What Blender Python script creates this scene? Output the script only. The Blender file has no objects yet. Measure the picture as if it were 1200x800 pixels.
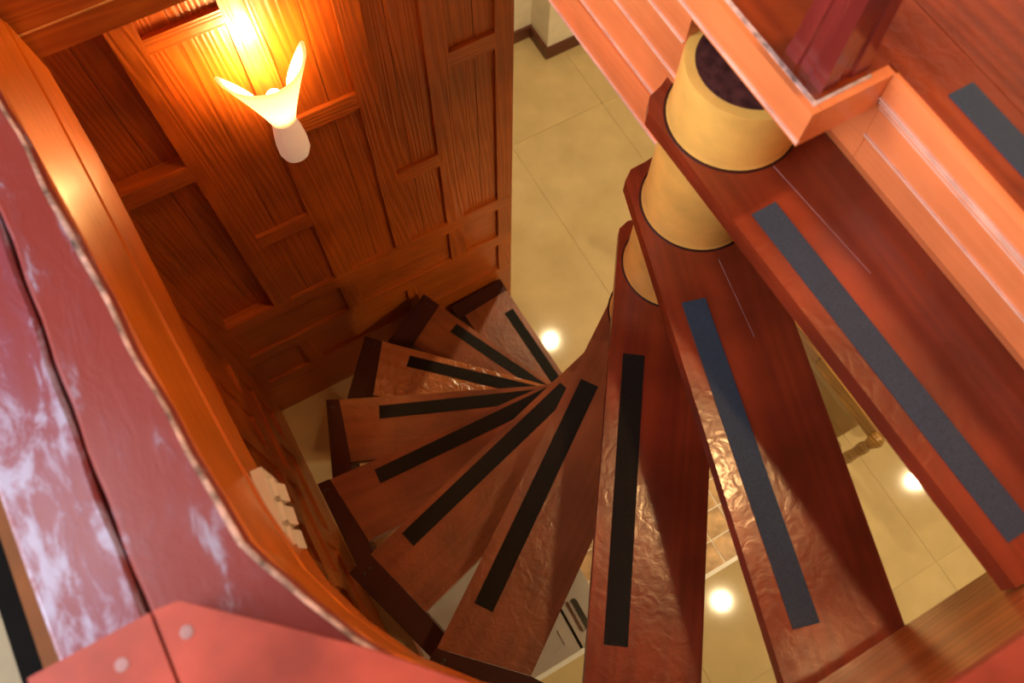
import bpy, bmesh, math, random
from mathutils import Vector, Matrix
random.seed(7)
scene = bpy.context.scene
COL = scene.collection

# ------------------------------------------------------------------ camera
CAM = Vector((-0.6465, -0.4904, 3.3283)); YAW = 0.52883; PITCH = 0.37845; ROLL = 0.01834
cd = bpy.data.cameras.new('camera'); cam = bpy.data.objects.new('camera', cd); COL.objects.link(cam)
cd.sensor_width = 36.0; cd.lens = 36.0 * 970.18 / 1200.0; cd.clip_start = 0.02
_r = Vector((1, 0, 0)); _u = Vector((0, math.cos(PITCH), math.sin(PITCH)))
_c, _s = math.cos(ROLL), math.sin(ROLL)
rr = _c * _r + _s * _u; uu = _c * _u - _s * _r
Rz = Matrix.Rotation(-YAW, 3, 'Z'); rr = Rz @ rr; uu = Rz @ uu; bb = rr.cross(uu)
cam.matrix_world = Matrix(((rr.x, uu.x, bb.x, CAM.x), (rr.y, uu.y, bb.y, CAM.y), (rr.z, uu.z, bb.z, CAM.z), (0, 0, 0, 1)))
cd.dof.use_dof = True; cd.dof.focus_distance = 1.75; cd.dof.aperture_fstop = 4.0
scene.camera = cam

# ------------------------------------------------------------------ world, lights, exposure
world = bpy.data.worlds.new('world'); scene.world = world; world.use_nodes = True
bg = world.node_tree.nodes['Background']
bg.inputs[0].default_value = (0.90, 0.95, 1.0, 1); bg.inputs[1].default_value = 1.0
scene.view_settings.view_transform = 'Standard'; scene.view_settings.look = 'None'
scene.view_settings.gamma = 1.0; scene.view_settings.use_curve_mapping = False
scene.view_settings.exposure = 0.0

# daylight entering through the upper-storey window (opening built further down)
wl = bpy.data.lights.new('window_daylight', 'AREA'); wl.shape = 'RECTANGLE'; wl.size = 2.6; wl.size_y = 1.7; wl.energy = 105; wl.color = (.93, .96, 1.0)
wlo = bpy.data.objects.new('window_daylight', wl); COL.objects.link(wlo); wlo.location = (-2.52, .1, 3.85); wlo.rotation_euler = (0, -math.radians(90), 0)
# flat ceiling lamp of the upper storey
cl = bpy.data.lights.new('ceiling_lamp_light', 'AREA'); cl.size = .55; cl.energy = 16; cl.color = (.86, .90, 1.0)
clo = bpy.data.objects.new('ceiling_lamp_light', cl); COL.objects.link(clo); clo.location = (-1.75, .62, 4.60)

# warm globe lamp hanging from the upper ceiling
gl = bpy.data.lights.new('globe_light', 'POINT'); gl.energy = 66; gl.color = (1, .56, .22); gl.shadow_soft_size = .07
glo = bpy.data.objects.new('globe_light', gl); COL.objects.link(glo); glo.location = (.45, -.25, 4.29)

# ------------------------------------------------------------------ materials
MATS = {}
def new_mat(name):
    m = bpy.data.materials.new(name); m.use_nodes = True; MATS[name] = m
    nt = m.node_tree; return m, nt, nt.nodes, nt.links, nt.nodes['Principled BSDF']

def wood(name, c1, c2, axis='X', grain=9.0, rough=.3, bump=.15, coat=.0, spec=.5, crinkle=0.0, contrast=(.3, .75), seed=0.0, stretch=.07, bands=.5, tone=(.8, 1.2)):
    m, nt, N, L, B = new_mat(name)
    tc = N.new('ShaderNodeTexCoord'); mp = N.new('ShaderNodeMapping'); L.new(tc.outputs['Object'], mp.inputs[0])
    sc = {'X': (stretch, 1, 1), 'Y': (1, stretch, 1), 'Z': (1, 1, stretch)}[axis]
    mp.inputs['Scale'].default_value = sc; mp.inputs['Location'].default_value = (seed, seed * .7, seed * 1.3)
    n1 = N.new('ShaderNodeTexNoise'); n1.inputs['Scale'].default_value = grain * 3; n1.inputs['Detail'].default_value = 6; n1.inputs['Distortion'].default_value = .6
    L.new(mp.outputs[0], n1.inputs['Vector'])
    w = N.new('ShaderNodeTexWave'); w.wave_type = 'BANDS'; w.bands_direction = 'DIAGONAL'
    w.inputs['Scale'].default_value = grain * 3.4; w.inputs['Distortion'].default_value = 20; w.inputs['Detail'].default_value = 2; w.inputs['Detail Scale'].default_value = .45
    L.new(mp.outputs[0], w.inputs['Vector'])
    mx = N.new('ShaderNodeMix'); mx.data_type = 'FLOAT'; mx.inputs[0].default_value = bands
    L.new(n1.outputs['Fac'], mx.inputs[2]); L.new(w.outputs['Fac'], mx.inputs[3])
    cr = N.new('ShaderNodeValToRGB'); cr.color_ramp.elements[0].position = contrast[0]; cr.color_ramp.elements[1].position = contrast[1]
    cr.color_ramp.elements[0].color = (*c2, 1); cr.color_ramp.elements[1].color = (*c1, 1)
    L.new(mx.outputs[0], cr.inputs[0])
    # broad uneven tone of the varnish
    n2 = N.new('ShaderNodeTexNoise'); n2.inputs['Scale'].default_value = 5; n2.inputs['Detail'].default_value = 3; L.new(tc.outputs['Object'], n2.inputs['Vector'])
    hs = N.new('ShaderNodeHueSaturation'); mr = N.new('ShaderNodeMapRange'); mr.inputs[1].default_value = .3; mr.inputs[2].default_value = .7; mr.inputs[3].default_value = tone[0]; mr.inputs[4].default_value = tone[1]
    L.new(n2.outputs['Fac'], mr.inputs[0]); L.new(mr.outputs[0], hs.inputs['Value']); L.new(cr.outputs[0], hs.inputs['Color'])
    L.new(hs.outputs[0], B.inputs['Base Color'])
    B.inputs['Roughness'].default_value = rough; B.inputs['Specular IOR Level'].default_value = spec
    if coat:
        B.inputs['Coat Weight'].default_value = coat; B.inputs['Coat Roughness'].default_value = .12
    b = N.new('ShaderNodeBump'); b.inputs['Strength'].default_value = bump; b.inputs['Distance'].default_value = .004
    L.new(mx.outputs[0], b.inputs['Height'])
    out = b
    if crinkle:
        n3 = N.new('ShaderNodeTexNoise'); n3.inputs['Scale'].default_value = 44; n3.inputs['Detail'].default_value = 3; n3.inputs['Distortion'].default_value = .7
        L.new(tc.outputs['Object'], n3.inputs['Vector'])
        b2 = N.new('ShaderNodeBump'); b2.inputs['Strength'].default_value = crinkle; b2.inputs['Distance'].default_value = .01
        L.new(n3.outputs['Fac'], b2.inputs['Height']); L.new(b.outputs[0], b2.inputs['Normal']); out = b2
    L.new(out.outputs[0], B.inputs['Normal'])
    if coat: L.new(out.outputs[0], B.inputs['Coat Normal'])
    return m

def plain(name, c, rough=.5, metal=0.0, noise=.08, scale=30, bump=0.0, spec=.5):
    m, nt, N, L, B = new_mat(name)
    tc = N.new('ShaderNodeTexCoord'); n = N.new('ShaderNodeTexNoise'); n.inputs['Scale'].default_value = scale; n.inputs['Detail'].default_value = 4
    L.new(tc.outputs['Object'], n.inputs['Vector'])
    cr = N.new('ShaderNodeValToRGB')
    cr.color_ramp.elements[0].position = .3; cr.color_ramp.elements[1].position = .7
    cr.color_ramp.elements[0].color = (*[x * (1 - noise * 2) for x in c], 1); cr.color_ramp.elements[1].color = (*[min(1, x * (1 + noise * 2)) for x in c], 1)
    L.new(n.outputs['Fac'], cr.inputs[0]); L.new(cr.outputs[0], B.inputs['Base Color'])
    B.inputs['Roughness'].default_value = rough; B.inputs['Metallic'].default_value = metal; B.inputs['Specular IOR Level'].default_value = spec
    if bump:
        b = N.new('ShaderNodeBump'); b.inputs['Strength'].default_value = bump; b.inputs['Distance'].default_value = .003
        L.new(n.outputs['Fac'], b.inputs['Height']); L.new(b.outputs[0], B.inputs['Normal'])
    return m

def worn(name, red, grey, amount):
    """old red paint, rubbed along the grain (Y); lilac sheen put into the worn patches"""
    m, nt, N, L, B = new_mat(name)
    tc = N.new('ShaderNodeTexCoord'); mp = N.new('ShaderNodeMapping'); mp.inputs['Scale'].default_value = (1, .36, 1); L.new(tc.outputs['Object'], mp.inputs[0])
    n = N.new('ShaderNodeTexNoise'); n.inputs['Scale'].default_value = 30; n.inputs['Detail'].default_value = 8; n.inputs['Roughness'].default_value = .68; n.inputs['Distortion'].default_value = .5
    L.new(mp.outputs[0], n.inputs['Vector'])
    cr = N.new('ShaderNodeValToRGB'); cr.color_ramp.elements[0].position = .50 - amount; cr.color_ramp.elements[1].position = .70 - amount
    cr.color_ramp.elements[0].color = (*red, 1); cr.color_ramp.elements[1].color = (*grey, 1); e = cr.color_ramp.elements.new(.59 - amount); e.color = (red[0] * .8 + .04, red[1] * 1.5, red[2] * 2.2, 1)
    L.new(n.outputs['Fac'], cr.inputs[0]); L.new(cr.outputs[0], B.inputs['Base Color'])
    B.inputs['Roughness'].default_value = .42; B.inputs['Specular IOR Level'].default_value = .3
    B.inputs['Coat Weight'].default_value = .25; B.inputs['Coat Roughness'].default_value = .25
    b = N.new('ShaderNodeBump'); b.inputs['Strength'].default_value = .35; b.inputs['Distance'].default_value = .004; L.new(n.outputs['Fac'], b.inputs['Height']); L.new(b.outputs[0], B.inputs['Normal'])
    return m

def emit(name, c, s):
    m, nt, N, L, B = new_mat(name)
    B.inputs['Base Color'].default_value = (*c, 1); B.inputs['Emission Color'].default_value = (*c, 1); B.inputs['Emission Strength'].default_value = s
    return m

M_TREAD = wood('tread_varnish', (.31, .044, .013), (.15, .020, .008), 'X', 7, .28, .05, .2, spec=.45, crinkle=.08, contrast=(.2, .85), bands=.12, tone=(.45, 1.25))
M_TREADOLD = wood('tread_worn_varnish', (.31, .095, .036), (.19, .053, .018), 'X', 7, .32, .05, .15, spec=.4, crinkle=.14, contrast=(.2, .85), bands=.12, tone=(.6, 1.2))
M_TREADLOW = wood('tread_dark_varnish', (.28, .072, .020), (.17, .040, .011), 'X', 7, .34, .05, .0, spec=.3, crinkle=.12, contrast=(.2, .85), bands=.12, tone=(.6, 1.2))
M_TREADGLEAM = wood('tread_crinkled_sconce_gleam', (.52, .185, .045), (.34, .105, .024), 'X', 7, .24, .05, .5, spec=.7, crinkle=.6, contrast=(.2, .85), bands=.12)  # crinkled lacquer; gleam of the sconce put into the lighter gold base
M_LAND = wood('landing_varnish', (.38, .060, .012), (.19, .025, .007), 'Y', 6, .22, .06, .25, spec=.4, crinkle=.08, contrast=(.2, .85), bands=.2, tone=(.45, 1.3))
M_STRIPLIT = plain('grit_tape_window_sheen', (.030, .047, .078), .55, 0, .3, 900, .4, spec=.35)  # same tape on all treads; bluish window sheen put into this colour
M_STRIPDIM = plain('grit_tape_dim_light', (.011, .009, .007), .65, 0, .3, 900, .4, spec=.18)  # the tape lower down, its dim warm light put into the black
M_POLE = plain('pole_ochre_paint', (.82, .46, .105), .34, 0, .07, 14, .1)
M_POLEEND = plain('pole_core_brown', (.075, .022, .020), .5, 0, .3, 60, .8)
M_FASCIA = wood('fascia_orange_paint', (.84, .25, .085), (.76, .205, .065), 'Y', 9, .30, .05, .2, contrast=(.2, .8), bands=.2)
M_BAND = wood('curb_orange_varnish', (.76, .200, .010), (.55, .115, .006), 'Y', 9, .30, .12, .2, contrast=(.2, .9), bands=.3)
M_BANDX = wood('header_brown_varnish', (.60, .160, .018), (.42, .090, .010), 'X', 9, .36, .10, .1, bands=.3)
M_STRINGER = wood('stringer_brown_varnish', (.50, .145, .034), (.30, .068, .014), 'X', 8, .30, .12, .2, seed=3)
M_DARK = wood('end_board_dark', (.052, .010, .005), (.032, .006, .003), 'Y', 9, .5, .08, .0, spec=.2, bands=.1)
M_NEWEL = wood('newel_purple_red', (.22, .028, .022), (.14, .015, .013), 'Z', 8, .25, .05, .3, bands=.1)
M_WALLV = wood('panel_wood_vertical', (.48, .106, .008), (.32, .060, .0045), 'Z', 11, .36, .30, .1, contrast=(.0, 1.0), bands=.6, stretch=.05)
M_WALLX = wood('panel_wood_rail', (.50, .112, .009), (.35, .068, .005), 'X', 11, .36, .28, .1, contrast=(.0, 1.0), bands=.6, stretch=.05)
M_WALLY = wood('panel_wood_side_rail', (.46, .100, .009), (.32, .060, .005), 'Y', 11, .38, .25, .1, contrast=(.0, 1.0), bands=.6, stretch=.05)
M_WORNSHEEN1 = worn('worn_red_paint_sheen', (.215, .026, .019), (.31, .26, .36), .02)
M_WORNSHEEN2 = worn('worn_paint_lilac_sheen', (.20, .024, .026), (.33, .29, .43), .09)  # real wear plus the lilac sheen of the planks put into the paint
M_CAP = plain('coping_brick_red_paint', (.38, .060, .036), .40, 0, .18, 12, .12, spec=.3)
M_CHIP = plain('chipped_pale_edge', (.52, .36, .33), .45, 0, .4, 55, .3)
M_HIGHLIGHT = plain('fascia_edge_highlight', (.90, .48, .36), .35, 0, .12, 25)  # worn groove edges, their pink highlight put into the pale colour
M_BEADB = plain('header_seam_pale', (.75, .36, .10), .4, 0, .15, 25)
M_NAIL = plain('painted_nail', (.34, .17, .17), .4, 0, .1, 30)
M_CEILWOOD = wood('ceiling_boards', (.22, .10, .045), (.14, .06, .026), 'Y', 7, .5, .1)
M_TILE = plain('floor_tile_beige', (.62, .475, .25), .07, 0, .045, 6, 0)
M_GROUT = plain('floor_grout', (.47, .35, .18), .6, 0, .05, 30)
M_CREAM = plain('cream_wall_paint', (.86, .81, .68), .7, 0, .03, 12)
M_SKIRT = wood('skirting_brown', (.16, .042, .022), (.10, .026, .014), 'X', 9, .35, .1)
M_CTILE = plain('counter_tile_peach', (.62, .40, .22), .2, 0, .22, 18)
M_WHITE = plain('white_grout_and_trim', (.82, .78, .70), .5, 0, .03, 20)
M_STEEL = plain('brushed_steel', (.62, .58, .52), .34, .65, .05, 8)
M_SLOT = plain('dark_slot', (.03, .022, .015), .4, 0, .1, 20)
M_BENCH = wood('bench_honey_wood', (.42, .22, .05), (.22, .10, .02), 'Y', 9, .32, .2, .2)
M_SWITCH = plain('switch_plastic', (.78, .70, .60), .38, 0, .02, 20)
M_ROCKER = plain('switch_rocker_plastic', (.62, .56, .49), .3, 0, .02, 20)
M_BLACK = plain('black_frame', (.004, .0035, .003), .9, 0, .1, 20, spec=.1)
M_CHROME = plain('pale_metal', (.75, .72, .68), .25, .8, .03, 20)
M_HONEYFLOOR = plain('upper_floor_honey', (.62, .38, .10), .3, 0, .08, 8)
M_LAMPBASE = plain('sconce_base_pink_white', (.92, .74, .62), .45, 0, .02, 20)
M_EDGE = plain('outer_board_brown', (.20, .062, .010), .6, 0, .1, 20, spec=.2)
M_OLIVE = plain('upper_side_floor', (.22, .17, .08), .5, 0, .06, 10)
M_CEIL = plain('ceiling_cream', (.72, .66, .54), .8, 0, .03, 12)

# ------------------------------------------------------------------ mesh helpers
def link(name, bm, mat, parent=None, smooth=False, bevel=0.0, seg=2):
    if bevel:
        bmesh.ops.bevel(bm, geom=[e for e in bm.edges if len(e.link_faces) == 2 and e.calc_face_angle(0) > .6], offset=bevel, segments=seg, profile=.6, affect='EDGES', clamp_overlap=True)
    bmesh.ops.recalc_face_normals(bm, faces=bm.faces)
    me = bpy.data.meshes.new(name); bm.to_mesh(me); bm.free()
    me.materials.append(MATS[mat] if isinstance(mat, str) else mat)
    if smooth:
        for p in me.polygons: p.use_smooth = True
    o = bpy.data.objects.new(name, me); COL.objects.link(o)
    if parent: o.parent = parent
    return o
def add_box(bm, x0, x1, y0, y1, z0, z1):
    v = [bm.verts.new(p) for p in ((x0, y0, z0), (x1, y0, z0), (x1, y1, z0), (x0, y1, z0), (x0, y0, z1), (x1, y0, z1), (x1, y1, z1), (x0, y1, z1))]
    for f in ((0, 3, 2, 1), (4, 5, 6, 7), (0, 1, 5, 4), (1, 2, 6, 5), (2, 3, 7, 6), (3, 0, 4, 7)): bm.faces.new([v[i] for i in f])
def box(name, x0, x1, y0, y1, z0, z1, mat, parent=None, bevel=0.0):
    bm = bmesh.new(); add_box(bm, x0, x1, y0, y1, z0, z1); return link(name, bm, mat, parent, bevel=bevel)
def add_prism(bm, pts, z0, z1):
    a = [bm.verts.new((p[0], p[1], z0)) for p in pts]; b = [bm.verts.new((p[0], p[1], z1)) for p in pts]
    n = len(pts); bm.faces.new(a[::-1]); bm.faces.new(b)
    for i in range(n): bm.faces.new((a[i], a[(i + 1) % n], b[(i + 1) % n], b[i]))
def prism(name, pts, z0, z1, mat, parent=None, bevel=0.0):
    bm = bmesh.new(); add_prism(bm, pts, z0, z1); return link(name, bm, mat, parent, bevel=bevel)
def lathe(name, prof, mat, parent=None, seg=40, at=(0, 0, 0)):
    bm = bmesh.new(); rings = []
    for r, z in prof:
        rings.append([bm.verts.new((at[0] + r * math.cos(2 * math.pi * i / seg), at[1] + r * math.sin(2 * math.pi * i / seg), at[2] + z)) for i in range(seg)])
    for a, b in zip(rings, rings[1:]):
        for i in range(seg): bm.faces.new((a[i], a[(i + 1) % seg], b[(i + 1) % seg], b[i]))
    bm.faces.new(rings[0][::-1]); bm.faces.new(rings[-1])
    o = link(name, bm, mat, parent, smooth=True)
    o.data.set_sharp_from_angle(angle=math.radians(40)); return o
def ribbon(name, sections, mat, parent=None, smooth=False):
    """solid swept through a list of equal closed sections (lists of 3D points)"""
    bm = bmesh.new(); S = [[bm.verts.new(p) for p in s] for s in sections]; n = len(S[0])
    for a, b in zip(S, S[1:]):
        for i in range(n): bm.faces.new((a[i], a[(i + 1) % n], b[(i + 1) % n], b[i]))
    bm.faces.new(S[0][::-1]); bm.faces.new(S[-1])
    return link(name, bm, mat, parent, smooth)
def empty(name, loc=(0, 0, 0)):
    o = bpy.data.objects.new(name, None); o.location = loc; o.empty_display_size = .05; COL.objects.link(o); return o
def tag(o, label, cat, group=None):
    o['label'] = label; o['category'] = cat
    if group: o['group'] = group
    return o
def struct(o, label=None, cat=None):
    o['kind'] = 'structure'
    if label: o['label'] = label
    if cat: o['category'] = cat
    return o

# ------------------------------------------------------------------ lower floor, tile by tile

XL = [.51 + .51 * i for i in range(-7, 7)]; YL = [-.97 + 1.25 * i for i in range(-2, 4)]
fl = box('floor', XL[0], XL[-1], YL[0], YL[-1], -.12, -.004, M_GROUT); struct(fl, 'glossy beige tiled floor of the lower storey', 'floor')
bm = bmesh.new(); add_box(bm, .0007, .5093, .0007, 1.2493, -.004, 0)
t0 = link('tile', bm, M_TILE, fl, bevel=.0015, seg=1)
first = True
for i in range(len(XL) - 1):
    for j in range(len(YL) - 1):
        t = t0 if first else t0.copy()
        if not first: COL.objects.link(t); t.parent = fl
        t.location = (XL[i], YL[j], 0); first = False

# ------------------------------------------------------------------ panelled walls
def panel_wall(name, label, mapper, cols, ends, z_top, rows_hi, matv, mathz, slab, deep=0.0):
    """mapper(a0,a1,d0,d1,z0,z1)->box extents; a runs along the wall, d = depth behind the frame front"""
    w = box(name, *slab, matv); struct(w, label, 'wall')
    def bit(n, a0, a1, d0, d1, z0, z1, mat, bev=.003):
        return box(n, *mapper(a0, a1, d0, d1, z0, z1), mat, w, bevel=bev)
    D = .016; T_ = .054
    # raised vertical stiles
    edges = [ends[0]] + [c for col in cols for c in col] + [ends[1]]
    for i in range(0, len(edges), 2):
        bit('stile', edges[i], edges[i + 1], 0, T_, .84, z_top, matv)
    # lower courses, staggered like brickwork
    bit('base_rail', ends[0], ends[1], 0, T_, 0, .312, mathz)
    bit('rail', ends[0], ends[1], 0, T_, .515, .578, mathz)
    bit('rail', ends[0], ends[1], 0, T_, .775, .84, mathz)
    for i in range(len(cols) + 1):
        a0 = ends[0] if i == 0 else cols[i - 1][1]; a1 = ends[1] if i == len(cols) else cols[i][0]
        if i in (0, len(cols)) or i % 2 == 1: bit('short_stile', a0, a1, 0, T_, .312, .515, matv)
        if i in (0, len(cols)) or i % 2 == 0: bit('short_stile', a0, a1, 0, T_, .578, .775, matv)
    # upper rails alternate in height from bay to bay; two boards fill each bay
    for i, (a0, a1) in enumerate(cols):
        for z0, z1 in rows_hi[i % 2]:
            if z1 < z_top: bit('rail', a0, a1, 0, T_, z0, z1, mathz)
        mid = a0 + (a1 - a0) * (.40 if i % 2 else .58)
        e_ = deep if i == 0 else 0
        bit('panel_board', a0, mid - .0008, D - .004 + e_, D + .004 + e_, .84, z_top, matv, .001)
        bit('panel_board', mid + .0008, a1, D - .0045 + e_, D + .004 + e_, .84, z_top, matv, .001)
    for z0, z1 in ((.312, .515), (.578, .775)):
        bit('panel_board', ends[0], ends[1], D - .004, D + .004, z0, z1, mathz, 0)
    return w
H_ODD = [(1.592, 1.650), (2.40, 2.46)]; H_EVEN = [(1.190, 1.250), (2.004, 2.045)]
YW = .848
wm = panel_wall('wall_back', 'reddish brown panelled wall with staggered raised frames behind the lit sconce',
    lambda a0, a1, d0, d1, z0, z1: (a0, a1, YW + d0, YW + d1, z0, z1),
    [(-.933, -.766), (-.709, -.548), (-.486, -.324), (-.266, -.129), (-.066, .068)], (-.99, .124), 2.55, (H_ODD, H_EVEN), M_WALLV, M_WALLX,
    (-1.06, .124, YW + .0545, YW + .09, 0, 2.55), .030)
XW = -.972
ws = panel_wall('wall_left', 'dark panelled side wall under the orange curb, meeting the sconce wall',
    lambda a0, a1, d0, d1, z0, z1: (XW - d1, XW - d0, -a1, -a0, z0, z1),
    [(-.735, -.605), (-.54, -.41), (-.35, -.22), (-.155, -.025), (.035, .165), (.225, .355)], (-.846, .42), 2.395, (H_ODD, H_EVEN), M_WALLV, M_WALLY,
    (XW - .085, XW - .0545, -.42, .86, 0, 2.395))

# plain walls of the lower room
def wall(name, ext, mat, label): return struct(box(name, *ext, mat), label, 'wall')
wall('wall_far', (-2.0, .925, 2.07, 2.17, 0, 2.2), M_CREAM, 'cream painted wall beyond the panelled wall')
wall('wall_far_pier', (.925, 3.4, 1.905, 2.17, 0, 2.2), M_CREAM, 'cream wall stepping forward beside the far corner')
wall('wall_right', (3.4, 3.5, -2.4, 2.17, 0, 2.2), M_CREAM, 'cream wall closing the lower room on the right')
wall('wall_near', (-2.9, 3.5, -2.45, -2.35, 0, 2.2), M_CREAM, 'cream wall closing the lower room behind the counter')
wall('wall_outer', (-2.95, -2.85, -2.45, 2.17, 0, 2.2), M_CREAM, 'cream wall beyond the dark side wall')
for i, e in enumerate(((-2.0, .9249, 2.055, 2.0699, 0, .07), (.910, .9249, 1.89, 2.0549, 0, .07), (.925, 3.4, 1.89, 1.9049, 0, .07))):
    b = box('baseboard_%s' % ('far', 'pier_return', 'pier')[i], *e, M_SKIRT, bevel=.002); struct(b, ('dark brown skirting along the far cream wall', 'short dark brown skirting on the return of the pier', 'dark brown skirting along the cream pier')[i], 'baseboard')

# ------------------------------------------------------------------ upper storey: landing, curbs
ZL = 2.56
land = box('floor_landing', .16, 1.9, -1.3, 1.9, 2.22, ZL - .05, M_CEIL); struct(land, 'varnished dark red plank landing at the head of the stair', 'floor')
# boards run along Y
prism('plank', [(-.048, -.138), (.060, -.138), (.060, -.9), (.1445, -.9), (.1445, 1.9), (-.048, 1.9)], ZL - .05, ZL, M_LAND, land, bevel=.004)
xs = [.1455, .345, .545, .745, .945, 1.145, 1.345, 1.545, 1.745, 1.9]
for a, b in zip(xs, xs[1:]): box('plank', a, b - .001, -1.3, 1.9, ZL - .05, ZL, M_LAND, land, bevel=.002)
ls = box('tread_strip', .088, .124, -.72, -.206, ZL, ZL + .002, M_STRIPLIT, land); ls['label'] = 'anti-slip strip on the landing edge, window sheen in its slate colour'
# ceiling of the lower room (underside of the upper floor)
struct(box('ceiling', .12, 3.5, -2.45, 2.17, 2.195, 2.215, M_CEIL), 'cream ceiling of the lower room under the landing', 'ceiling')
struct(box('ceiling_back', -2.95, .1, .93, 2.17, 2.195, 2.24, M_CEIL), 'cream ceiling behind the panelled wall', 'ceiling')
struct(box('ceiling_near', -1.3, .115, -2.45, -.78, 2.195, 2.24, M_CEIL), 'cream ceiling beyond the curved stair curb', 'ceiling')
struct(box('floor_upper', -1.3, .115, -2.0, -.742, 2.40, 2.44, M_HONEYFLOOR), 'honey coloured upper floor beyond the stair curb', 'floor')

struct(box('floor_upper_side', -2.6, -1.09, -2.2, 2.6, 2.20, 2.24, M_OLIVE), 'dull beige upper floor outside the black rail', 'floor')
# upper room shell
for nm, e, lb in (('wall_upper_back', (-2.7, 2.3, 2.6, 2.7, 2.2, 4.75), 'cream upper wall facing the landing'), ('wall_upper_front', (-2.7, 2.3, -2.5, -2.4, 2.2, 4.75), 'cream upper wall behind the viewer'),
                  ('wall_upper_right', (2.2, 2.3, -2.4, 2.6, 2.2, 4.75), 'cream upper wall at the far end of the landing')):
    wall(nm, e, M_CREAM, lb)
bm = bmesh.new()
for e in ((-2.7, -2.6, -2.4, 2.6, 2.2, 2.98), (-2.7, -2.6, -2.4, 2.6, 4.72, 4.75), (-2.7, -2.6, -2.4, -1.22, 2.98, 4.72), (-2.7, -2.6, 1.42, 2.6, 2.98, 4.72)): add_box(bm, *e)
struct(link('wall_upper_left', bm, M_CREAM), 'cream upper wall with the tall window', 'wall')
wf = empty('window_1', (-2.65, .1, 2.98)); struct(wf, 'tall white framed window of the upper storey', 'window')
for nm, e in (('frame_bar', (-.03, .03, -1.32, -1.26, 0, 1.74)), ('frame_bar', (-.03, .03, 1.26, 1.32, 0, 1.74)), ('frame_bar', (-.03, .03, -1.26, 1.26, 0, .06)), ('frame_bar', (-.03, .03, -1.26, 1.26, 1.68, 1.74)), ('mullion', (-.02, .02, -.02, .02, .06, 1.68))):
    box(nm, *e, M_WHITE, wf, bevel=.004)
struct(box('ceiling_upper', -2.7, 2.3, -2.5, 2.7, 4.75, 4.85, M_CEILWOOD), 'brown boarded ceiling of the upper storey', 'ceiling')
lp = empty('ceiling_lamp', (-1.75, .62, 4.75)); tag(lp, 'flat square white ceiling lamp of the upper storey', 'lamp')
box('housing', -.32, .32, -.32, .32, -.10, 0, M_WHITE, lp, bevel=.01)
box('diffuser', -.28, .28, -.28, .28, -.115, -.1005, emit('diffuser_glow', (.88, .92, 1.0), 2.6), lp, bevel=.004)

gp = empty('globe_lamp', (.45, -.25, 4.75)); tag(gp, 'warm frosted globe lamp hanging above the landing', 'lamp')
lathe('ceiling_rose', [(.0005, -.03), (.03, -.028), (.05, -.012), (.055, 0)], M_WHITE, gp, 24); lathe('rod', [(.006, -.24), (.006, -.028)], M_CHROME, gp, 12)
lathe('neck', [(.022, -.262), (.028, -.25), (.012, -.235), (.006, -.23)], M_CHROME, gp, 20)
lathe('globe', [(.085 * math.sin(math.pi * q / 14) + .0005, -.345 - .085 * math.cos(math.pi * q / 14)) for q in range(14)], emit('globe_glow', (1, .78, .5), 9), gp, 28)

# moulded fascia boards of the landing: profile (offset, z) swept along an edge
def fascia(name, prof, start, end, out, mat, parent):
    n = Vector(out)
    secs = [[(p[0] + n.x * d, p[1] + n.y * d, z) for d, z in prof] for p in (start, end)]
    return ribbon(name, secs, mat, parent)
tr = empty('trim_1', (0, 0, ZL)); struct(tr, 'orange moulded fascia boards edging the landing beside the post', 'trim')
def T(o): o.matrix_parent_inverse = Matrix.Translation((0, 0, -ZL)); return o
# lip over the post: left face and its short return
T(box('lip_board', -.062, -.048, -.152, 1.9, ZL - .062, ZL - .002, M_FASCIA, tr, bevel=.003))
T(box('edge_highlight', -.0645, -.0615, -.153, 1.9, ZL - .056, ZL - .051, M_HIGHLIGHT, tr, bevel=.001)); T(box('chipped_edge', -.0535, -.0475, -.1435, 1.9, ZL - .003, ZL - .0005, M_CHIP, tr, bevel=.001)); T(box('chipped_edge', -.047, .030, -.1430, -.1385, ZL - .003, ZL - .0005, M_CHIP, tr, bevel=.001))
T(box('lip_return', -.0475, .058, -.152, -.138, ZL - .062, ZL - .002, M_FASCIA, tr, bevel=.003))
# grooved beam behind the post: four stepped boards
z = ZL - .062
for i, (dz, off) in enumerate(((.060, .0), (.075, .005), (.085, .010), (.075, .004))):
    T(box('beam_board', -.054 + off, .10, .077, 1.9, z - dz + .003, z, M_FASCIA, tr, bevel=.0025)); T(box('edge_highlight', -.0575 + off, -.0535 + off, .078, 1.9, z - dz + .004, z - dz + .007, M_HIGHLIGHT, tr, bevel=.001)); z -= dz
# riser fascia above the top tread: stepped mouldings leaning in
prof = [(.046, ZL - .001), (.047, ZL - .012), (.044, ZL - .040), (.039, ZL - .043), (.038, ZL - .052), (.034, ZL - .055), (.033, ZL - .066), (.029, ZL - .070), (.024, ZL - .125), (.017, ZL - .130), (.012, ZL - .190), (.0, ZL - .2175)]
prof += [(-.03, ZL - .2175), (-.03, ZL - .051), (.0395, ZL - .051), (.0395, ZL - .001)]
T(fascia('riser_board', prof, (.100, -.1525), (.100, -.9), (-1, 0), M_FASCIA, tr))
profl = [(.029, ZL - .070), (.024, ZL - .125), (.017, ZL - .130), (.012, ZL - .190), (.0, ZL - .2175), (-.018, ZL - .2175), (-.018, ZL - .070)]
T(fascia('riser_end', profl, (.100, .096), (.100, -.1520), (-1, 0), M_FASCIA, tr))
for d, dz in ((.0455, .042), (.0395, .0535), (.031, .069), (.0255, .1275)):
    T(box('edge_highlight', .100 - d - .0015, .100 - d + .004, -.9, -.153, ZL - dz - .0012, ZL - dz + .0014, M_HIGHLIGHT, tr))  # thin pale strips added as highlights along the groove edges

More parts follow.
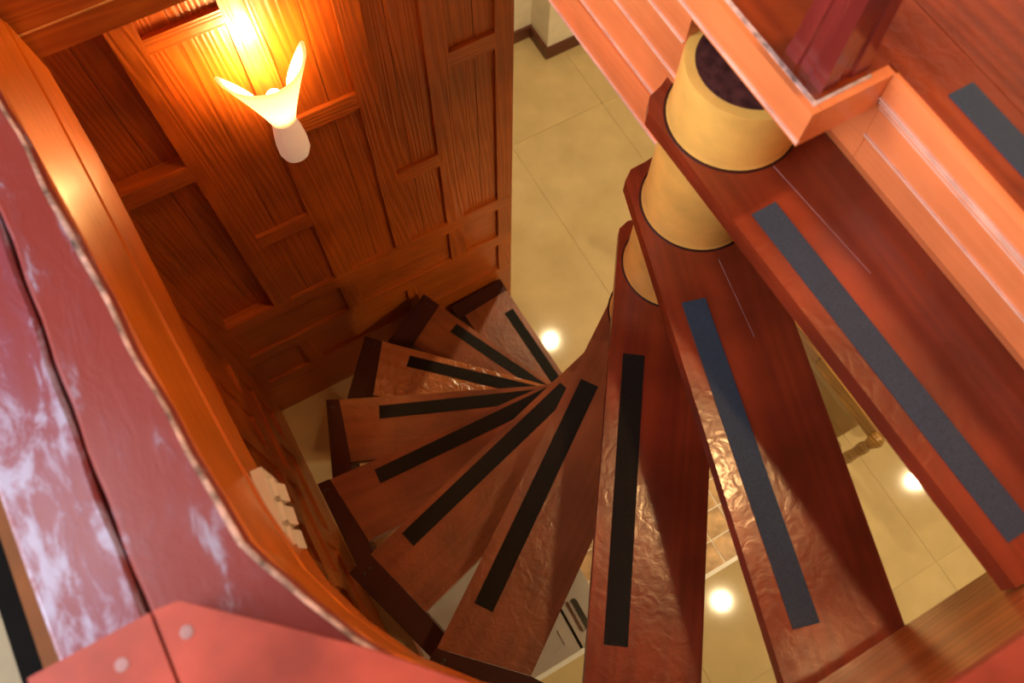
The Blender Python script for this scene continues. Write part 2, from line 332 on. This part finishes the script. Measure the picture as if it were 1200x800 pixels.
# newel post on the landing corner
nw = empty('newel_post', (-.003, -.099, ZL)); tag(nw, 'purple-red square newel post with grooved faces on the landing corner', 'post')
def np_(name, pts, z0, z1, bev=.003):
    o = prism(name, pts, z0, z1, M_NEWEL, nw, bev); return o
a = .034
g = .003
def nsec(a, z):
    return [(x * a, y * a, z) for x, y in ((-1, -1), (-.35, -1), (-.27, -1 + .1), (.27, -1 + .1), (.35, -1), (1, -1), (1, -.35), (.9, -.27), (.9, .27), (1, .35), (1, 1), (.35, 1), (.27, .9), (-.27, .9), (-.35, 1), (-1, 1), (-1, .35), (-.9, .27), (-.9, -.27), (-1, -.35))]
ribbon('shaft', [nsec(.034, 0), nsec(.034, .012), nsec(.0325, .018), nsec(.025, .22), nsec(.025, 1.02)], M_NEWEL, nw)
np_('cap', [(-.036, -.036), (.036, -.036), (.036, .036), (-.036, .036)], 1.02, 1.06)

# ------------------------------------------------------------------ curb around the stairwell
inner_top = [(-.880, .70), (-.866, .50), (-.852, .33), (-.840, .18), (-.831, .07), (-.822, -.06), (-.812, -.18), (-.798, -.28), (-.772, -.35), (-.735, -.42), (-.680, -.485), (-.600, -.56), (-.500, -.63), (-.400, -.68), (-.300, -.705)]
inner_bot = [(-.858, .70), (-.842, .50), (-.835, .33), (-.830, .18), (-.826, .07), (-.820, -.06), (-.812, -.18), (-.797, -.28), (-.772, -.35), (-.735, -.42), (-.680, -.485), (-.600, -.56), (-.500, -.63), (-.400, -.68), (-.300, -.705)]
def lerp(a, b, t): return (a[0] + (b[0] - a[0]) * t, a[1] + (b[1] - a[1]) * t)
def normal(i, P):
    a = Vector(P[max(i - 1, 0)]); b = Vector(P[min(i + 1, len(P) - 1)]); d = (b - a).normalized()
    return Vector((d.y, -d.x))          # outward (away from the pole)
ZB0, ZB1 = 2.205, 2.53
curb = empty('trim_2', (-.85, 0, ZB0)); struct(curb, 'curved orange curb boards lining the stairwell with a worn red coping', 'trim')
CI = Matrix.Translation((.85, 0, -ZB0))
def C(o): o.matrix_parent_inverse = CI; return o
def curb_board(name, f0, f1, off, thick, mat):
    secs = []
    for i in range(len(inner_top)):
        lo = lerp(inner_bot[i], inner_top[i], f0); hi = lerp(inner_bot[i], inner_top[i], f1)
        n = -normal(i, inner_top) if False else Vector((0, 0))
        d = normal(i, inner_top)
        if d.dot(Vector(inner_top[i])) < 0: d = -d
        z0 = ZB0 + (ZB1 - ZB0) * f0; z1 = ZB0 + (ZB1 - ZB0) * f1
        secs.append([(lo[0] + d.x * off, lo[1] + d.y * off, z0), (hi[0] + d.x * off, hi[1] + d.y * off, z1 - .004), (hi[0] + d.x * (off + .003), hi[1] + d.y * (off + .003), z1 - .0005), (hi[0] + d.x * (off + thick), hi[1] + d.y * (off + thick), z1 - .0005), (lo[0] + d.x * (off + thick), lo[1] + d.y * (off + thick), z0)])
    return C(ribbon(name, secs, mat, curb))
curb_board('curb_board', 0.0, .36, .0, .025, M_BAND)
curb_board('curb_board', .36, .46, .003, .022, M_BAND)
curb_board('curb_board', .46, 1.0, -.001, .026, M_BAND)
# coping planks on the straight side
pi = [p for p in inner_top if p[1] > -.31] + [(-.790, -.306)]
def wobble(y): return .0012 * math.sin(y * 31) + .0009 * math.sin(y * 53 + 1)
ys = [.70 - i * (1.13 / 44) for i in range(45)]
def inner_x(y):
    P = sorted([(q[1], q[0]) for q in inner_top if q[1] > -.5])
    for (ya, xa), (yb, xb) in zip(P, P[1:]):
        if ya <= y <= yb: return xa + (xb - xa) * (y - ya) / (yb - ya)
    return P[-1][1]
secs = []
for y in ys:
    x1 = inner_x(y) - .003 + wobble(y); x0 = -.8985 + .002 * math.sin(y * 9) + .001 * math.sin(y * 60)
    secs.append([(x0, y, ZB1), (x1, y, ZB1), (x1 + .004, y, ZB1 + .010), (x1 - .002, y, ZB1 + .020), (x0 + .004, y, ZB1 + .0225), (x0, y, ZB1 + .019)])
C(ribbon('coping_plank', secs, M_WORNSHEEN1, curb))
secs = []
for q, y in enumerate(ys):
    x1 = inner_x(y) - .003 + wobble(y); w_ = .0014 + .0012 * math.sin(y * 17)
    secs.append([(x1 - .003 - w_, y, ZB1 + .0195), (x1 + .0005, y, ZB1 + .0185), (x1 - .001, y, ZB1 + .0205), (x1 - .003 - w_, y, ZB1 + .0222)])
C(ribbon('chipped_edge', secs, M_CHIP, curb))
secs = []
for y in ys:
    x1 = -.9030 + .002 * math.sin(y * 9) + .001 * math.sin(y * 47); x0 = -.985 + .002 * math.sin(y * 13)
    secs.append([(x0, y, ZB1 - .02), (x1, y, ZB1 - .02), (x1, y, ZB1 + .018), (x1 - .004, y, ZB1 + .0215), (x0 + .004, y, ZB1 + .0215), (x0 + .0012, y, ZB1 + .020), (x0, y, ZB1 + .017)])
C(ribbon('coping_plank', secs, M_WORNSHEEN2, curb))
C(box('curb_core', -.985, -.906, -.42, .70, 2.397, ZB1 - .02, M_DARK, curb))
C(box('outer_board', -1.024, -.989, -.42, .70, 2.398, 2.490, M_EDGE, curb, bevel=.004))
# raised coping over the curve (brick red), two boards with an open joint
arc = [(-.60, -.56), (-.50, -.63), (-.40, -.68), (-.298, -.705)]
C(prism('coping_board', [(-.884, -.303), (-.884, -.56), (-.70, -.72), (-.50, -.80), (-.298, -.83)] + arc[::-1] + [(-.672, -.490), (-.735, -.422), (-.80, -.362), (-.862, -.306)], ZB1, 2.592, M_CAP, curb, bevel=.006))
C(prism('coping_board', [(-.992, -.303), (-.992, -.62), (-.887, -.58), (-.887, -.303)], ZB1, 2.592, M_CAP, curb, bevel=.006))
for x, y in ((-.921, -.331), (-.865, -.333)):
    C(lathe('nail_head', [(.0001, 0), (.006, .0), (.0055, .0006), (.0001, .0008)], M_NAIL, curb, 12, (x, y, 2.592)))

# straight curb across the outer ends of the top treads
c2 = empty('trim_3', (0, -.72, 2.15)); struct(c2, 'orange-brown stringer board closing the outer ends of the top treads', 'trim')
C2I = Matrix.Translation((0, .72, -2.15))
def D2(o): o.matrix_parent_inverse = C2I; return o
D2(box('stringer_board', -.298, .62, -.735, -.705, 2.150, 2.30, M_STRINGER, c2, bevel=.004))
D2(box('stringer_board', -.298, .62, -.735, -.7035, 2.3005, 2.488, M_STRINGER, c2, bevel=.006))
D2(box('coping', -.298, .62, -.740, -.7015, 2.489, 2.508, M_CAP, c2, bevel=.006))

# header beam above the sconce wall
hb = empty('trim_4', (-.4, .78, 2.21)); struct(hb, 'brown two-board header beam crossing in front of the panelled wall', 'trim')
HI = Matrix.Translation((.4, -.78, -2.21))
for z0, z1, y in ((2.21, 2.2675, .722), (2.2695, 2.54, .720)):
    o = box('header_board', -.90, .124, y, .84, z0, z1, M_BANDX, hb, bevel=.002); o.matrix_parent_inverse = HI
o = box('seam_bead', -.90, .124, .7185, .7205, 2.2665, 2.2700, M_BEADB, hb); o.matrix_parent_inverse = HI
# black frame beyond the curb
bf = tag(box('black_rail', -1.064, -1.027, -.80, .70, 2.40, 2.45, M_BLACK, bevel=.003), 'black metal rail running along the outside of the orange curb', 'rail')

# ------------------------------------------------------------------ spiral staircase
RP = .0926
st = empty('spiral_staircase'); tag(st, 'dark red wooden spiral staircase with ten plank treads around an ochre post', 'staircase')
# angle, z, strip r0, strip r1, strip s0, nose in/out, back in/out, end radius at nose/back
TR = [
 (-89.283, 2.3421, .1482, .6561, -.0731, -.101, -.100, .098, .096, .700, .700),
 (-106.03, 2.1079, .1770, .6899, -.0839, -.108, -.120, .092, .070, .765, .765),
 (-125.71, 1.8737, .2000, .7174, -.0830, -.107, -.111, .090, .079, .815, .790),
 (-145.04, 1.6395, .2146, .7268, -.0776, -.094, -.105, .090, .078, .832, .798),
 (-164.84, 1.4053, .1983, .7176, -.0714, -.086, -.086, .099, .093, .800, .794),
 (-182.66, 1.1710, .1876, .7134, -.0765, -.075, -.105, .086, .086, .828, .799),
 (-202.92, .9368, .1876, .7039, -.0759, -.076, -.109, .086, .086, .822, .794),
 (-223.39, .7026, .1876, .6918, -.0818, -.083, -.109, .084, .082, .798, .770),
 (-244.98, .4684, .1876, .6855, -.0787, -.085, -.100, .084, .082, .785, .765),
 (-267.26, .2342, .1876, .6926, -.0809, -.094, -.104, .090, .100, .776, .770)]
TH = .032
for k, (ang, z, r0, r1, s0, n0, n1, b0, b1, en, eb) in enumerate(TR):
    th = math.radians(ang)
    def place(o): o.location = (0, 0, z); o.rotation_euler = (0, 0, th); return o
    # tread outline with clipped inner corners, grown from a fine strip grid so it can sag and ripple a little
    inner = [(-.066, n0), (-.086, n0 + .016), (-.094, n0 + .042), (-.110, -.028), (-.113, .01), (-.105, .05), (-.075, b0)]
    pts = inner + [(eb, b1), (en, n1)]
    bm = bmesh.new(); add_prism(bm, pts, -TH, 0)
    tr_ = place(link('tread', bm, M_TREAD if k < 3 else (M_TREADGLEAM if k == 7 else (M_TREADOLD if k < 8 else M_TREADLOW)), st, bevel=.0045, seg=3))
    def sub(o): o.parent = tr_; return o
    sp = sub(prism('anti_slip_strip', [(r0, s0), (r1, s0), (r1, s0 + .04), (r0, s0 + .04)], .0001, .0016, M_STRIPLIT if k < 2 else M_STRIPDIM)); sp['label'] = 'gritty anti-slip strip, window sheen in its slate grey' if k < 2 else 'gritty anti-slip strip, dim warm light in its black'
    if k < 2:
        j0, j1 = ((.100, .30), (.115, .26))[k]
        jt = sub(prism('board_joint', [(j0, -.0004), (j1, .0112), (j1, .0120), (j0, .0006)], .0001, .0006, M_NAIL)); jt['label'] = 'pale hairline joint between boards'
    # dark board screwed to the outer end
    if k >= 2:
        o0, o1 = (.862, .850) if k < 9 else (.835, .835)
        bx = .172 if k == 4 else .128
        eb_ = sub(prism('end_board', [(en + .001, n1 - .002), (o0, n1 - .004), (o1, bx), (eb + .001, bx), (eb + .001, b1)], -.205, -.001, M_DARK, bevel=.003))
        for q in (.25, .5):
            x = en + (o0 - en) * q; sub(lathe('screw', [(.0001, 0), (.004, 0), (.003, .0012), (.0001, .0015)], M_CHROME if k == -1 else M_SLOT, None, 10, (x + .006, n1 + .022, -.001)))
    # ochre post section standing on this tread
    zt = .112 if k == 0 else (TR[k - 1][1] - z - TH)
    pr = [(RP + .003, .0005), (RP + .0015, .004), (RP, .010), (RP, zt - .008), (RP - .001, zt - .001), (RP - .006, zt)] if k == 0 else [(RP + .003, .0005), (RP + .0015, .004), (RP, .012), (RP, zt - .001)]
    ps = lathe('post_section', pr, M_POLE, st, 48); place(ps)
    if k == 0:
        ed = lathe('post_end_grain', [(RP - .0155, zt - .001), (RP - .016, zt + .0012), (RP - .030, zt + .0008)], M_POLEEND, ps, 48); ed['label'] = 'dark brown core of the cut post'
    # dark glue line around its foot
    lathe('foot_ring', [(RP + .0065, .0002), (RP + .0055, .0012), (RP + .002, .0016)], M_DARK, ps, 48)
ft = lathe('post_section', [(RP, .0), (RP, .2342 - TH - .001)], M_POLE, st, 48)
ck = None

# ------------------------------------------------------------------ wall sconce
LX, LY, LZ = -.520, .772, 1.600
sc = empty('wall_sconce', (LX, LY, LZ)); tag(sc, 'lit wall sconce with flared frosted glass shade on the panelled wall', 'lamp')
bm = bmesh.new(); seg = 32; rings = []
for z, rx, ry, oy in ((0, .004, .004, .02), (.004, .020, .018, .018), (.016, .032, .028, .014), (.04, .038, .032, .010), (.08, .038, .031, .006), (.12, .034, .028, .003), (.155, .029, .025, .001), (.180, .026, .024, 0)):
    rings.append([bm.verts.new((rx * math.cos(2 * math.pi * i / seg), oy + ry * math.sin(2 * math.pi * i / seg), z)) for i in range(seg)])
for a_, b_ in zip(rings, rings[1:]):
    for i in range(seg): bm.faces.new((a_[i], a_[(i + 1) % seg], b_[(i + 1) % seg], b_[i]))
bm.faces.new(rings[0][::-1]); bm.faces.new(rings[-1])
M_LAMPBASE.node_tree.nodes['Principled BSDF'].inputs['Emission Color'].default_value = (1, .62, .40, 1); M_LAMPBASE.node_tree.nodes['Principled BSDF'].inputs['Emission Strength'].default_value = .28
link('base', bm, M_LAMPBASE, sc, smooth=True)
box('wall_bracket', -.02, .02, .035, YW - LY + .012, .06, .12, M_LAMPBASE, sc, bevel=.004)
# shade: rolled glass sheet, open towards the wall, with two raised tips
m, nt, N, L, B = new_mat('frosted_glass_shade')
B.inputs['Base Color'].default_value = (.95, .90, .80, 1); B.inputs['Roughness'].default_value = .4
B.inputs['Emission Color'].default_value = (1, .72, .34, 1); B.inputs['Emission Strength'].default_value = .7
tl = N.new('ShaderNodeBsdfTranslucent'); tl.inputs[0].default_value = (1, .86, .62, 1)
ms = N.new('ShaderNodeMixShader'); ms.inputs[0].default_value = .6
L.new(B.outputs[0], ms.inputs[1]); L.new(tl.outputs[0], ms.inputs[2]); L.new(ms.outputs[0], N['Material Output'].inputs[0])
M_SHADE = m
bm = bmesh.new(); NA, NH = 48, 12; grid = []
for i in range(NA + 1):
    f = -1 + 2 * i / NA; ph = f * math.radians(128)
    top = .335 + .045 * (abs(f) ** 1.6) * (1 if abs(f) < .78 else 1) - (0 if abs(f) < .74 else (abs(f) - .74) * .50)
    row = []
    for j in range(NH + 1):
        t = j / NH; zz = .165 + (top - .165) * t
        r = .024 + .076 * ((zz - .165) / .21) ** 1.15
        row.append(bm.verts.new((r * math.sin(ph), -r * math.cos(ph) * .80, zz)))
    grid.append(row)
for i in range(NA):
    for j in range(NH): bm.faces.new((grid[i][j], grid[i + 1][j], grid[i + 1][j + 1], grid[i][j + 1]))
sh = link('shade', bm, M_SHADE, sc, smooth=True)
so = sh.modifiers.new('thickness', 'SOLIDIFY'); so.thickness = .005
M_BULB = emit('bulb_glow', (1, .84, .58), 14)
lathe('bulb', [(.006, .16), (.010, .185), (.015, .205), (.019, .225), (.020, .238), (.016, .252), (.008, .260), (.001, .262)], M_BULB, sc, 20)
ld = bpy.data.lights.new('sconce_light', 'POINT'); ld.energy = 8.5; ld.color = (1, .60, .22); ld.shadow_soft_size = .028
lo = bpy.data.objects.new('sconce_light', ld); COL.objects.link(lo); lo.parent = sc; lo.location = (0, -.008, .296)

# ------------------------------------------------------------------ light switch on the curb
sw = empty('light_switch', (-.8150, -.190, 2.262)); sw.rotation_euler = (0, 0, math.radians(-5)); tag(sw, 'white three-gang light switch on the orange curb board', 'switch')
box('plate', -.004, .011, -.060, .060, -.038, .038, M_SWITCH, sw, bevel=.003)
for i in (-1, 0, 1):
    bm = bmesh.new()
    v = [(.009, .0), (.014, .0), (.020, .0)]
    prf = [(.0105, -.024), (.021, -.024), (.015, .0), (.018, .024), (.0105, .024)]
    a_ = [bm.verts.new((x, i * .033 - .0125, z)) for x, z in prf]; b_ = [bm.verts.new((x, i * .033 + .0125, z)) for x, z in prf]
    bm.faces.new(a_[::-1]); bm.faces.new(b_)
    for q in range(5): bm.faces.new((a_[q], a_[(q + 1) % 5], b_[(q + 1) % 5], b_[q]))
    link('rocker', bm, M_SWITCH, sw, bevel=.001, seg=1)
    box('rocker_surround', .0108, .0125, i * .033 - .0148, i * .033 + .0148, -.028, .028, M_ROCKER, sw)

# ------------------------------------------------------------------ kitchen counter under the stair
ZC = .80
kc = empty('kitchen_counter', (-.2, -.34, 0)); tag(kc, 'kitchen counter with peach tiles and white edge trim beneath the treads', 'counter')
KI = Matrix.Translation((.2, .34, 0))
def K(o): o.matrix_parent_inverse = KI; return o
K(box('body', -.82, .46, -.53, -.12, 0, ZC - .045, M_CREAM, kc))
K(box('worktop', -.84, .48, -.548, -.11, ZC - .045, ZC - .0018, M_WHITE, kc))
K(box('edge_trim', -.84, .48, -.560, -.5485, ZC - .05, ZC + .001, M_WHITE, kc, bevel=.002))
K(box('door', -.45, .0, -.546, -.532, .08, ZC - .06, M_CREAM, kc, bevel=.003))
K(box('door', .005, .455, -.546, -.532, .08, ZC - .06, M_CREAM, kc, bevel=.003))
p = .0775
bm = bmesh.new(); add_box(bm, .002, p - .002, .002, p - .002, -.006, 0)
ct = K(link('tile', bm, M_CTILE, kc, bevel=.0015, seg=1)); ct.location = (0, 0, 0); first = True
for i in range(11):
    for j in range(6):
        x = -.3185 - .0 + p * i - .0; y = -.5495 + p * j - .003
        if y + p > -.105: continue
        o = ct if first else ct.copy()
        if not first: COL.objects.link(o); o.parent = kc; o.matrix_parent_inverse = KI
        first = False; o.location = (x - .0775 + .0245 if False else x - .0505 + .0505, y, ZC)
ss = empty('steel_drainer', (-.6, -.34, ZC)); tag(ss, 'pale steel drainer tray with dark slotted rim on the tiled counter', 'sink')
SI = Matrix.Translation((.6, .34, -ZC))
def S_(o): o.matrix_parent_inverse = SI; return o
S_(box('tray', -.83, -.432, -.546, -.13, ZC - .0015, ZC + .012, M_STEEL, ss, bevel=.004))
S_(box('rim', -.424, -.3205, -.546, -.13, ZC - .0015, ZC + .016, M_STEEL, ss, bevel=.004))
S_(box('rim_gap', -.4325, -.4235, -.545, -.13, ZC - .0015, ZC + .003, M_SLOT, ss))
def stadium(cx, y0, y1, w):
    pts = []
    for i in range(9):
        t = math.pi * i / 8; pts.append((cx + w * math.cos(t), y1 + w * math.sin(t)))
    for i in range(9):
        t = math.pi + math.pi * i / 8; pts.append((cx + w * math.cos(t), y0 + w * math.sin(t)))
    return pts
S_(prism('handle_slot', stadium(-.385, -.50, -.425, .0105), ZC + .0155, ZC + .018, M_SLOT, ss))
S_(prism('handle_bar', stadium(-.397, -.505, -.42, .004), ZC + .016, ZC + .026, M_CHROME, ss))
S_(prism('tray_ridge', [(-.50, -.52), (-.46, -.52), (-.46, -.47), (-.466, -.47), (-.466, -.514), (-.50, -.514)], ZC + .0115, ZC + .0155, M_STEEL, ss))

# ------------------------------------------------------------------ wooden bench seen between the top treads
be = empty('wooden_bench', (1.1, .0, 0)); tag(be, 'low honey coloured wooden bench with turned corner knobs and legs', 'bench')
BI = Matrix.Translation((-1.1, 0, 0))
def Q(o): o.matrix_parent_inverse = BI; return o
for i in range(4): Q(box('seat_slat', .945 + i * .085, 1.025 + i * .085, -.455, .55, .385, .402, M_BENCH, be, bevel=.004))
Q(box('side_rail', .928, .944, -.455, -.115, .33, .408, M_BENCH, be, bevel=.005)); Q(box('side_rail', .928, .944, -.112, .55, .33, .405, M_BENCH, be, bevel=.005))
Q(box('side_rail', 1.286, 1.302, -.455, .55, .33, .405, M_BENCH, be, bevel=.005))
leg = [(.020, 0), (.027, .015), (.022, .05), (.016, .08), (.024, .12), (.020, .2), (.024, .28), (.016, .315), (.020, .33), (.022, .345), (.017, .352), (.027, .372), (.030, .388), (.026, .406), (.015, .418), (.004, .421)]
for x in (.915, 1.318):
    for y in (-.468, .575): Q(lathe('leg', leg, M_BENCH, be, 20, (x, y, 0)))
for y in (-.42, .52): Q(box('cross_rail', .944, 1.286, y - .012, y + .012, .335, .384, M_BENCH, be, bevel=.003))

# ------------------------------------------------------------------ recessed downlights in the lower ceiling
M_DISC = emit('downlight_glow', (1, .86, .62), 60)
for i, (x, y, lab) in enumerate(((.70, 1.27, 'round recessed downlight shining on the floor beyond the panelled wall'), (.75, -.80, 'round recessed downlight shining on the floor beside the counter'), (2.33, -.80, 'round recessed downlight above the open floor past the bench'))):
    d = empty('downlight', (x, y, 2.195)); tag(d, lab, 'light', 'recessed downlights in the lower ceiling')
    lathe('glass', [(.012, -.006), (.016, -.002), (.035, -.0005)], M_DISC, d, 24)
    bm = bmesh.new(); n = 28
    rings = [[bm.verts.new((r * math.cos(2 * math.pi * q / n), r * math.sin(2 * math.pi * q / n), z)) for q in range(n)] for r, z in ((.036, -.0005), (.036, -.008), (.052, -.008), (.056, -.0005))]
    for a_, b_ in zip(rings, rings[1:] + rings[:1]):
        for q in range(n): bm.faces.new((a_[q], a_[(q + 1) % n], b_[(q + 1) % n], b_[q]))
    link('trim_ring', bm, M_WHITE, d, smooth=True)
    l = bpy.data.lights.new('downlight_lamp', 'SPOT'); l.energy = (52, 62, 62)[i]; l.color = (1, .76, .42); l.spot_size = math.radians(150); l.spot_blend = .6; l.shadow_soft_size = .018
    lob = bpy.data.objects.new('downlight_lamp', l); COL.objects.link(lob); lob.parent = d; lob.location = (0, 0, -.03)
